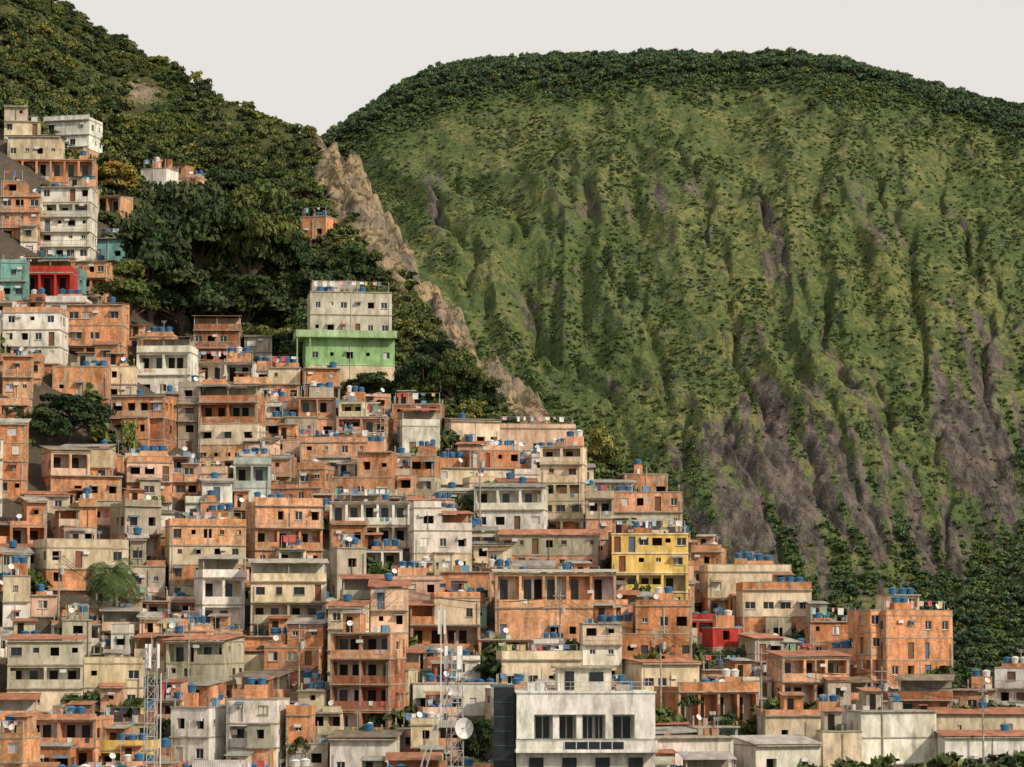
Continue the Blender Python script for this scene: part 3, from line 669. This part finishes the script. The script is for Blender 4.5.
meds=[tree('hill_tree',320+i,3.0,2.6,1.6,12,1000,.34,[MG,DG,LG,MG][i],blobr=(.26,.44)) for i in range(4)]
shr=[tree('shrub',340+i,1.0,.8,0,6,100,.30,[MG,(.062,.09,.04),(.10,.12,.045)][i],blobr=(.4,.6)) for i in range(3)]
mshr=[tree('mountain_shrub',345+i,1.0,.75,0,5,60,.36,[(.075,.108,.044),(.062,.092,.042),(.10,.128,.052)][i],blobr=(.4,.6)) for i in range(3)]
far=[tree('ridge_tree',350+i,2.6,1.9,2.2,9,240,.60,[(.064,.096,.050),(.072,.102,.052),(.056,.086,.050)][i],blobr=(.30,.5)) for i in range(3)]  # leaf greens lightened and blued to paint in distance haze
def inst(src,loc,s,rz,name=None):
    o=bpy.data.objects.new(name or src.name.split('.')[0],src.data); scene.collection.objects.link(o); o.location=loc; o.scale=s; o.rotation_euler=(0,0,rz); return o
used=set()
for i,(px,py,rx,ry) in enumerate(TREES_BIG):
    Y=Yat(px,py+ry*.95) if py<700 else Yat(px,760)-2
    k=Y/F; X=P(px,py,Y)[0]; zg=P(px,py+ry,Y)[2]
    r=random.Random(i+900)
    big=rx>24; src=(bigs if big else meds)[i%3]
    if (px,py)==(118,182): src=autumn; big=True
    Rr,Hh=(5.2,3.2+4.6*1.35) if big else (3.0,1.6+2.6*1.35)
    sx=rx*k/Rr*1.05; sz=2*ry*k/Hh*1.1
    key=src.name
    if key not in used:
        used.add(key); src.location=(X,Y,zg-.5); src.scale=(sx,sx,sz); src.rotation_euler=(0,0,r.uniform(0,6))
    else: inst(src,(X,Y,zg-.5),(sx,sx,sz),r.uniform(0,6))
def scatter(name,pts,scl,rot,src):
    me=bpy.data.meshes.new(name); me.vertices.add(len(pts)); me.vertices.foreach_set('co',np.asarray(pts,np.float32).ravel())
    a=me.attributes.new('scl','FLOAT_VECTOR','POINT'); a.data.foreach_set('vector',np.asarray(scl,np.float32).ravel())
    a=me.attributes.new('rot','FLOAT_VECTOR','POINT'); a.data.foreach_set('vector',np.asarray(rot,np.float32).ravel())
    o=bpy.data.objects.new(name,me); scene.collection.objects.link(o)
    ng=bpy.data.node_groups.new(name,'GeometryNodeTree'); ng.interface.new_socket('Geometry',in_out='INPUT',socket_type='NodeSocketGeometry'); ng.interface.new_socket('Geometry',in_out='OUTPUT',socket_type='NodeSocketGeometry')
    gi=ng.nodes.new('NodeGroupInput'); go=ng.nodes.new('NodeGroupOutput'); ip=ng.nodes.new('GeometryNodeInstanceOnPoints'); oi=ng.nodes.new('GeometryNodeObjectInfo')
    oi.transform_space='ORIGINAL'; oi.inputs['Object'].default_value=src; oi.inputs['As Instance'].default_value=True
    n1=ng.nodes.new('GeometryNodeInputNamedAttribute'); n1.data_type='FLOAT_VECTOR'; n1.inputs['Name'].default_value='scl'
    n2=ng.nodes.new('GeometryNodeInputNamedAttribute'); n2.data_type='FLOAT_VECTOR'; n2.inputs['Name'].default_value='rot'
    L=ng.links.new; L(gi.outputs[0],ip.inputs['Points']); L(oi.outputs['Geometry'],ip.inputs['Instance']); L(n1.outputs[0],ip.inputs['Scale']); L(n2.outputs[0],ip.inputs['Rotation']); L(ip.outputs[0],go.inputs[0])
    md=o.modifiers.new('scatter','NODES'); md.node_group=ng
    return o
def do_scatter(base,pts,size,srcs,sq=(.8,1.2)):
    n=len(pts); k=NR.randint(0,len(srcs),n)
    for i,s in enumerate(srcs):
        m=k==i; c=int(m.sum())
        if c==0: continue
        sc=np.stack([size[m]*NR.uniform(.9,1.15,c),size[m]*NR.uniform(.9,1.15,c),size[m]*NR.uniform(sq[0],sq[1],c)],-1)
        ro=np.zeros((c,3)); ro[:,2]=NR.uniform(0,6.28,c)
        scatter(base,pts[m],sc,ro,s)
n=6500; px=NR.uniform(-300,620,n); yh=np.interp(px,PXT,YH_); dc=np.interp(px,PXT,DC_); Y=yh+2+NR.uniform(0,1,n)*(dc+10)
a=(px-512)/F; z=hill(a,Y); X=a*Y; qx,qy=proj(X,Y,z)
rm=np.maximum(rockmask(qx,qy),np.maximum(rockmask(qx,qy-12),.85*rockmask(qx,qy-24)))
ok=(rm+NR.uniform(-.3,.2,n)<.33)
for (x0,x1,yt,yb,hy,hx,hw) in placed:
    ok&=~((qx>x0-4)&(qx<x1+4)&(qy>yt-2)&(qy<yb+34)&(Y<hy+5)&(Y>hy-40))
ok&=~((((qx-118)/30)**2+((qy-205)/24)**2<1))
ok&= (fbm(X/14,Y/14,3,77)>.38)
pts=np.stack([X,Y,z-.3],-1)
crestd=qy-np.interp(qx,PXT,S_)
size=NR.uniform(.4,1.0,n)*np.where(crestd<60,.75,1.0)*np.where(qx>420,.7,1)
do_scatter('hillside_forest',pts[ok],size[ok],meds)
n=7000; px=NR.uniform(-300,640,n); yh=np.interp(px,PXT,YH_); dc=np.interp(px,PXT,DC_); Y=yh+NR.uniform(0,1,n)*(dc+14); a=(px-512)/F; z=hill(a,Y); X=a*Y; qx,qy=proj(X,Y,z); rm=np.maximum(rockmask(qx,qy),rockmask(qx,qy-8))
ok=rm+NR.uniform(-.55,.3,n)<.40; pts=np.stack([X,Y,z-.1],-1)
do_scatter('hillside_undergrowth',pts[ok],NR.uniform(.5,1.5,n)[ok],shr)
pts=[];sz=[]
for i in range(2600):
    px=NR.uniform(-40,1150); yh=np.interp(px,PXT,YH_); Yq=NR.uniform(304,yh+6); a_=(px-512)/F
    if fbm(np.array([a_*Yq/7]),np.array([Yq/7]),2,7)[0]<.60: continue
    pts.append((a_*Yq,Yq,float(hill(a_,Yq))+.2)); sz.append(NR.uniform(.8,2.2))
do_scatter('alley_bushes',np.array(pts),np.array(sz),shr)
n=170000; px=NR.uniform(250,1150,n); t=NR.uniform(0.02,1,n); X,Y,z=mtn(px,t); qx,qy=proj(X,Y,z); rk_,lu_=mmask(qx,qy,X,Y)
st_=fbm((qx-.5*qy)/26,qy/34,5,120)
dens=.14+.75*lu_+.9*sm(.48,.60,st_)+.5*sm(.5,.66,fbm(qx/70,qy/30,3,130)); dens=dens*(1-.9*sm(.2,.5,rk_))
ok=NR.uniform(0,1,n)<dens*.42
do_scatter('mountain_shrubs',np.stack([X,Y,z-.3],-1)[ok],(NR.uniform(.42,1.25,n)**1.5*(1+1.0*lu_))[ok],mshr,(.6,1.1))
n=6000; px=NR.uniform(250,1150,n); t=1-np.abs(NR.normal(0,1,n))*.05; t=np.clip(t,0,1); t[:1600]=NR.uniform(.93,1.0,1600); X,Y,z=mtn(px,t)
do_scatter('ridge_trees',np.stack([X,Y,z-.5],-1),NR.uniform(.5,1.4,n),far)
n=10000; px=NR.uniform(380,1150,n); t=NR.uniform(.01,.6,n); X,Y,z=mtn(px,t); qx,qy=proj(X,Y,z); rk_,lu_=mmask(qx,qy,X,Y)
ok=(NR.uniform(0,1,n)<sm(.35,.9,lu_)*(1-sm(.1,.4,rk_)))
do_scatter('mountain_foot_forest',np.stack([X,Y,z-.5],-1)[ok],NR.uniform(.4,1.1,n)[ok],far)
for i,s in enumerate(far):
    X,Y,z=mtn(np.array([620.+i*60]),np.array([.99])); s.location=(float(X[0]),float(Y[0]),float(z[0])-.5)
for i,s in enumerate(mshr):
    X,Y,z=mtn(np.array([620.+i*60]),np.array([.6])); s.location=(float(X[0]),float(Y[0]),float(z[0])-.3)
for i,s in enumerate(shr):
    px=250+40*i; Yq=445.; s.location=((px-512)/F*Yq,Yq,float(hill((px-512)/F,Yq))); s.scale=(1.5,1.5,1.5)
for i,s in enumerate(meds):
    if s.name not in used:
        px=60+70*i; Yq=520.; s.location=((px-512)/F*Yq,Yq,float(hill((px-512)/F,Yq)))
def palm():
    mb=MB(); r=random.Random(4); h=6.0; pr=Vector((0,0,-3))
    for i in range(1,9):
        q=Vector((.25*math.sin(i*.4),0,-3+(h+3)*i/8)); mb.bar(pr,q,.24-.01*i,1,(.2,.17,.13),.235-.01*i,8); pr=q
    top=pr
    for i in range(38):
        a=i*2.4; el=r.uniform(-.35,1.25); L=r.uniform(3.8,5.0); p=top.copy(); d=Vector((math.cos(a)*math.cos(el),math.sin(a)*math.cos(el),math.sin(el)))
        for k in range(9):
            d2=(d+Vector((0,0,-.15*(k*.35+.6)))).normalized(); q=p+d2*L/9; mb.bar(p,q,.045,0,(.11,.13,.05),.025,3)
            sd=d2.cross(Vector((0,0,1))).normalized()
            for sgn in(-1,1):
                for e in (0,.33,.66):
                    b0=p+(q-p)*e; ll=.95*math.sin((k+1.2)/10.5*math.pi)+.12
                    tip=b0+sd*sgn*ll+d2*ll*.4+Vector((0,0,-ll*.55)); c=r.uniform(.6,1.6)
                    mb.quad(tuple(b0),tuple(b0+d2*.11),tuple(tip),tuple(tip-d2*.03),0,(.09*c,.115*c,.04*c))
            p=q;d=d2
    Y=Yat(112,622)-3; X,_,z=P(112,628,Y); mb.obj('palm_tree',[M_LF,M_BK],(X,Y,z))
palm()
def lattice(name,px,ytop,Y,side,extra,b=1.0):
    X=P(px,600,Y)[0]; zt=P(px,ytop,Y)[2]; zb=hz(X,Y)-1; H=zt-zb; mb=MB(); s=side/2
    legs=[(-s,-s),(s,-s),(s,s),(-s,s)]; n=int(H/(side*1.3))
    for l in legs: mb.bar((l[0]*1.3,l[1]*1.3,0),(l[0],l[1],H),.055*b,STL)
    for i in range(n):
        z0=H*i/n;z1=H*(i+1)/n
        for j in range(4):
            k0=1.3-.3*i/n;k1=1.3-.3*(i+1)/n; a_=legs[j];b_=legs[(j+1)%4]
            mb.bar((a_[0]*k0,a_[1]*k0,z0),(b_[0]*k1,b_[1]*k1,z1),.026*b,STL)
            mb.bar((a_[0]*k1,a_[1]*k1,z1),(b_[0]*k1,b_[1]*k1,z1),.026*b,STL)
    extra(mb,H,lambda py:P(px,py,Y)[2]-zb)
    return mb.obj(name,HM,(X,Y,zb),.4)
def ex1(mb,H,zz):
    dish(mb,(.6,-1.0,zz(728)),1.05,(.15,-1,.05)); mb.bar((0,0,zz(728)),(.6,-1,zz(728)),.06,STL)
    for a in (-1.0,0,1.0):
        x=.9*math.sin(a*2.1); y=-.9*math.cos(a*2.1); mb.box(x-.16,x+.16,y-.1,y+.1,H-1.4,H+.9,FR,(.7,.7,.69)); mb.bar((x*.5,y*.5,H-1),(x,y,H-1),.03,STL)
    mb.bar((0,0,H),(0,0,H+2.2),.04,STL); mb.box(-.9,.9,-.9,.9,H-2.2,H-2.1,STL)
    dish(mb,(-.8,-.7,zz(690)),.5,(-.4,-1,0)); mb.bar((-1.2,-.6,H-3),(-4.6,-1.2,H-12.5),.07,STL); mb.bar((-.8,-.6,H-3.2),(-4.1,-1.2,H-13),.07,STL)
    for k in range(9):
        t=k/9; mb.bar((-1.2-3.4*t,-.6-.6*t,H-3-9.5*t),(-.8-3.3*(t+.08),-.6-.6*t,H-3.2-9.6*(t+.08)),.04,STL)
lattice('telecom_lattice_tower',455,655,287.,1.1,ex1,1.15)
def ex2(mb,H,zz):
    for a in (0,2.1,4.2):
        x=.7*math.cos(a);y=.7*math.sin(a); mb.box(x-.13,x+.13,y-.1,y+.1,H-2,H+.4,FR,(.72,.72,.7))
    mb.bar((0,0,H),(0,0,H+1.5),.035,STL); mb.bar((.9,-.4,0),(.9,-.4,H-2.5),.06,FR,(.72,.72,.7))
lattice('radio_lattice_mast',152,648,290.,.9,ex2,.95)
mb=MB(); mb.bar((0,0,0),(0,0,14),.07,FR,(.7,.7,.7),.05,8)
for a in(0,2.1,4.2): mb.box(.4*math.cos(a)-.12,.4*math.cos(a)+.12,.4*math.sin(a)-.08,.4*math.sin(a)+.08,10.8,13.4,FR,(.66,.66,.64)); mb.bar((0,0,12),(.4*math.cos(a),.4*math.sin(a),12),.04,STL)
X,_,z=P(441,604,312.); mb.obj('antenna_pole',HM,(X,312.,z-14))
# utility poles and sagging cables
r=random.Random(31); poles=[]
for (px,Yp) in [(60,330),(190,322),(300,318),(395,330),(560,330),(660,322),(760,318),(880,312),(980,308),(260,380),(380,385),(480,378)]:
    X=(px-512)/F*Yp; zg=hz(X,Yp); mb=MB(); H=10.5
    mb.bar((0,0,-1),(0,0,H),.13,CO,(.5,.5,.5),.08,8); mb.box(-.8,.8,-.06,.06,H-.6,H-.48,CO); mb.box(-.5,.5,-.06,.06,H-1.5,H-1.4,CO); mb.cyl(.35,-.2,H-2.6,H-1.8,.22,.22,STL)
    mb.obj('utility_pole',HM,(X,Yp,zg)); poles.append((X,Yp,zg+H-.5))
mb=MB()
for i in list(range(0,8))+[9,10]:
    a_,b_=poles[i],poles[i+1]
    for k in range(4):
        o=(-.7,-.2,.3,.7)[k]; dz=(0,0,0,-.9)[k]; pr=None
        for s in range(13):
            t=s/12; q=(a_[0]+(b_[0]-a_[0])*t+o,a_[1]+(b_[1]-a_[1])*t,a_[2]+(b_[2]-a_[2])*t+dz-1.2*4*t*(1-t))
            if pr: mb.bar(pr,q,.022,DK,k=3)
            pr=q
mb.obj('power_cables',HM)
# ---------------- world, sun, camera
w=bpy.data.worlds.new('World'); scene.world=w; w.use_nodes=True; nt=w.node_tree; bg=nt.nodes['Background']
el=math.radians(35); az=math.radians(128)
sky=nt.nodes.new('ShaderNodeTexSky'); sky.sky_type='NISHITA'; sky.sun_disc=False; sky.sun_elevation=el; sky.sun_rotation=az; sky.dust_density=4; sky.air_density=1.0
hs=nt.nodes.new('ShaderNodeHueSaturation'); hs.inputs['Saturation'].default_value=.3; nt.links.new(sky.outputs[0],hs.inputs['Color'])
c=mixc(nt,.82,hs.outputs[0],(8.9,8.65,7.9)); nt.links.new(c,bg.inputs['Color']); bg.inputs['Strength'].default_value=.1
sd=bpy.data.lights.new('sun','SUN'); sd.energy=3.6; sd.angle=math.radians(3); sd.color=(1,.86,.68)
so=bpy.data.objects.new('sun',sd); scene.collection.objects.link(so)
dv=Vector((math.sin(az)*math.cos(el),math.cos(az)*math.cos(el),math.sin(el))); so.rotation_euler=dv.to_track_quat('Z','Y').to_euler()
cam=bpy.data.cameras.new('camera'); co=bpy.data.objects.new('camera',cam); scene.collection.objects.link(co)
cam.sensor_width=36; cam.lens=F/1024*36; cam.clip_start=1; cam.clip_end=12000
co.location=(0,0,ZC); co.rotation_euler=(math.radians(90)+TH,0,0); scene.camera=co
scene.view_settings.view_transform='Standard'; scene.view_settings.look='None'; scene.view_settings.exposure=0
print('objects',len(bpy.data.objects))
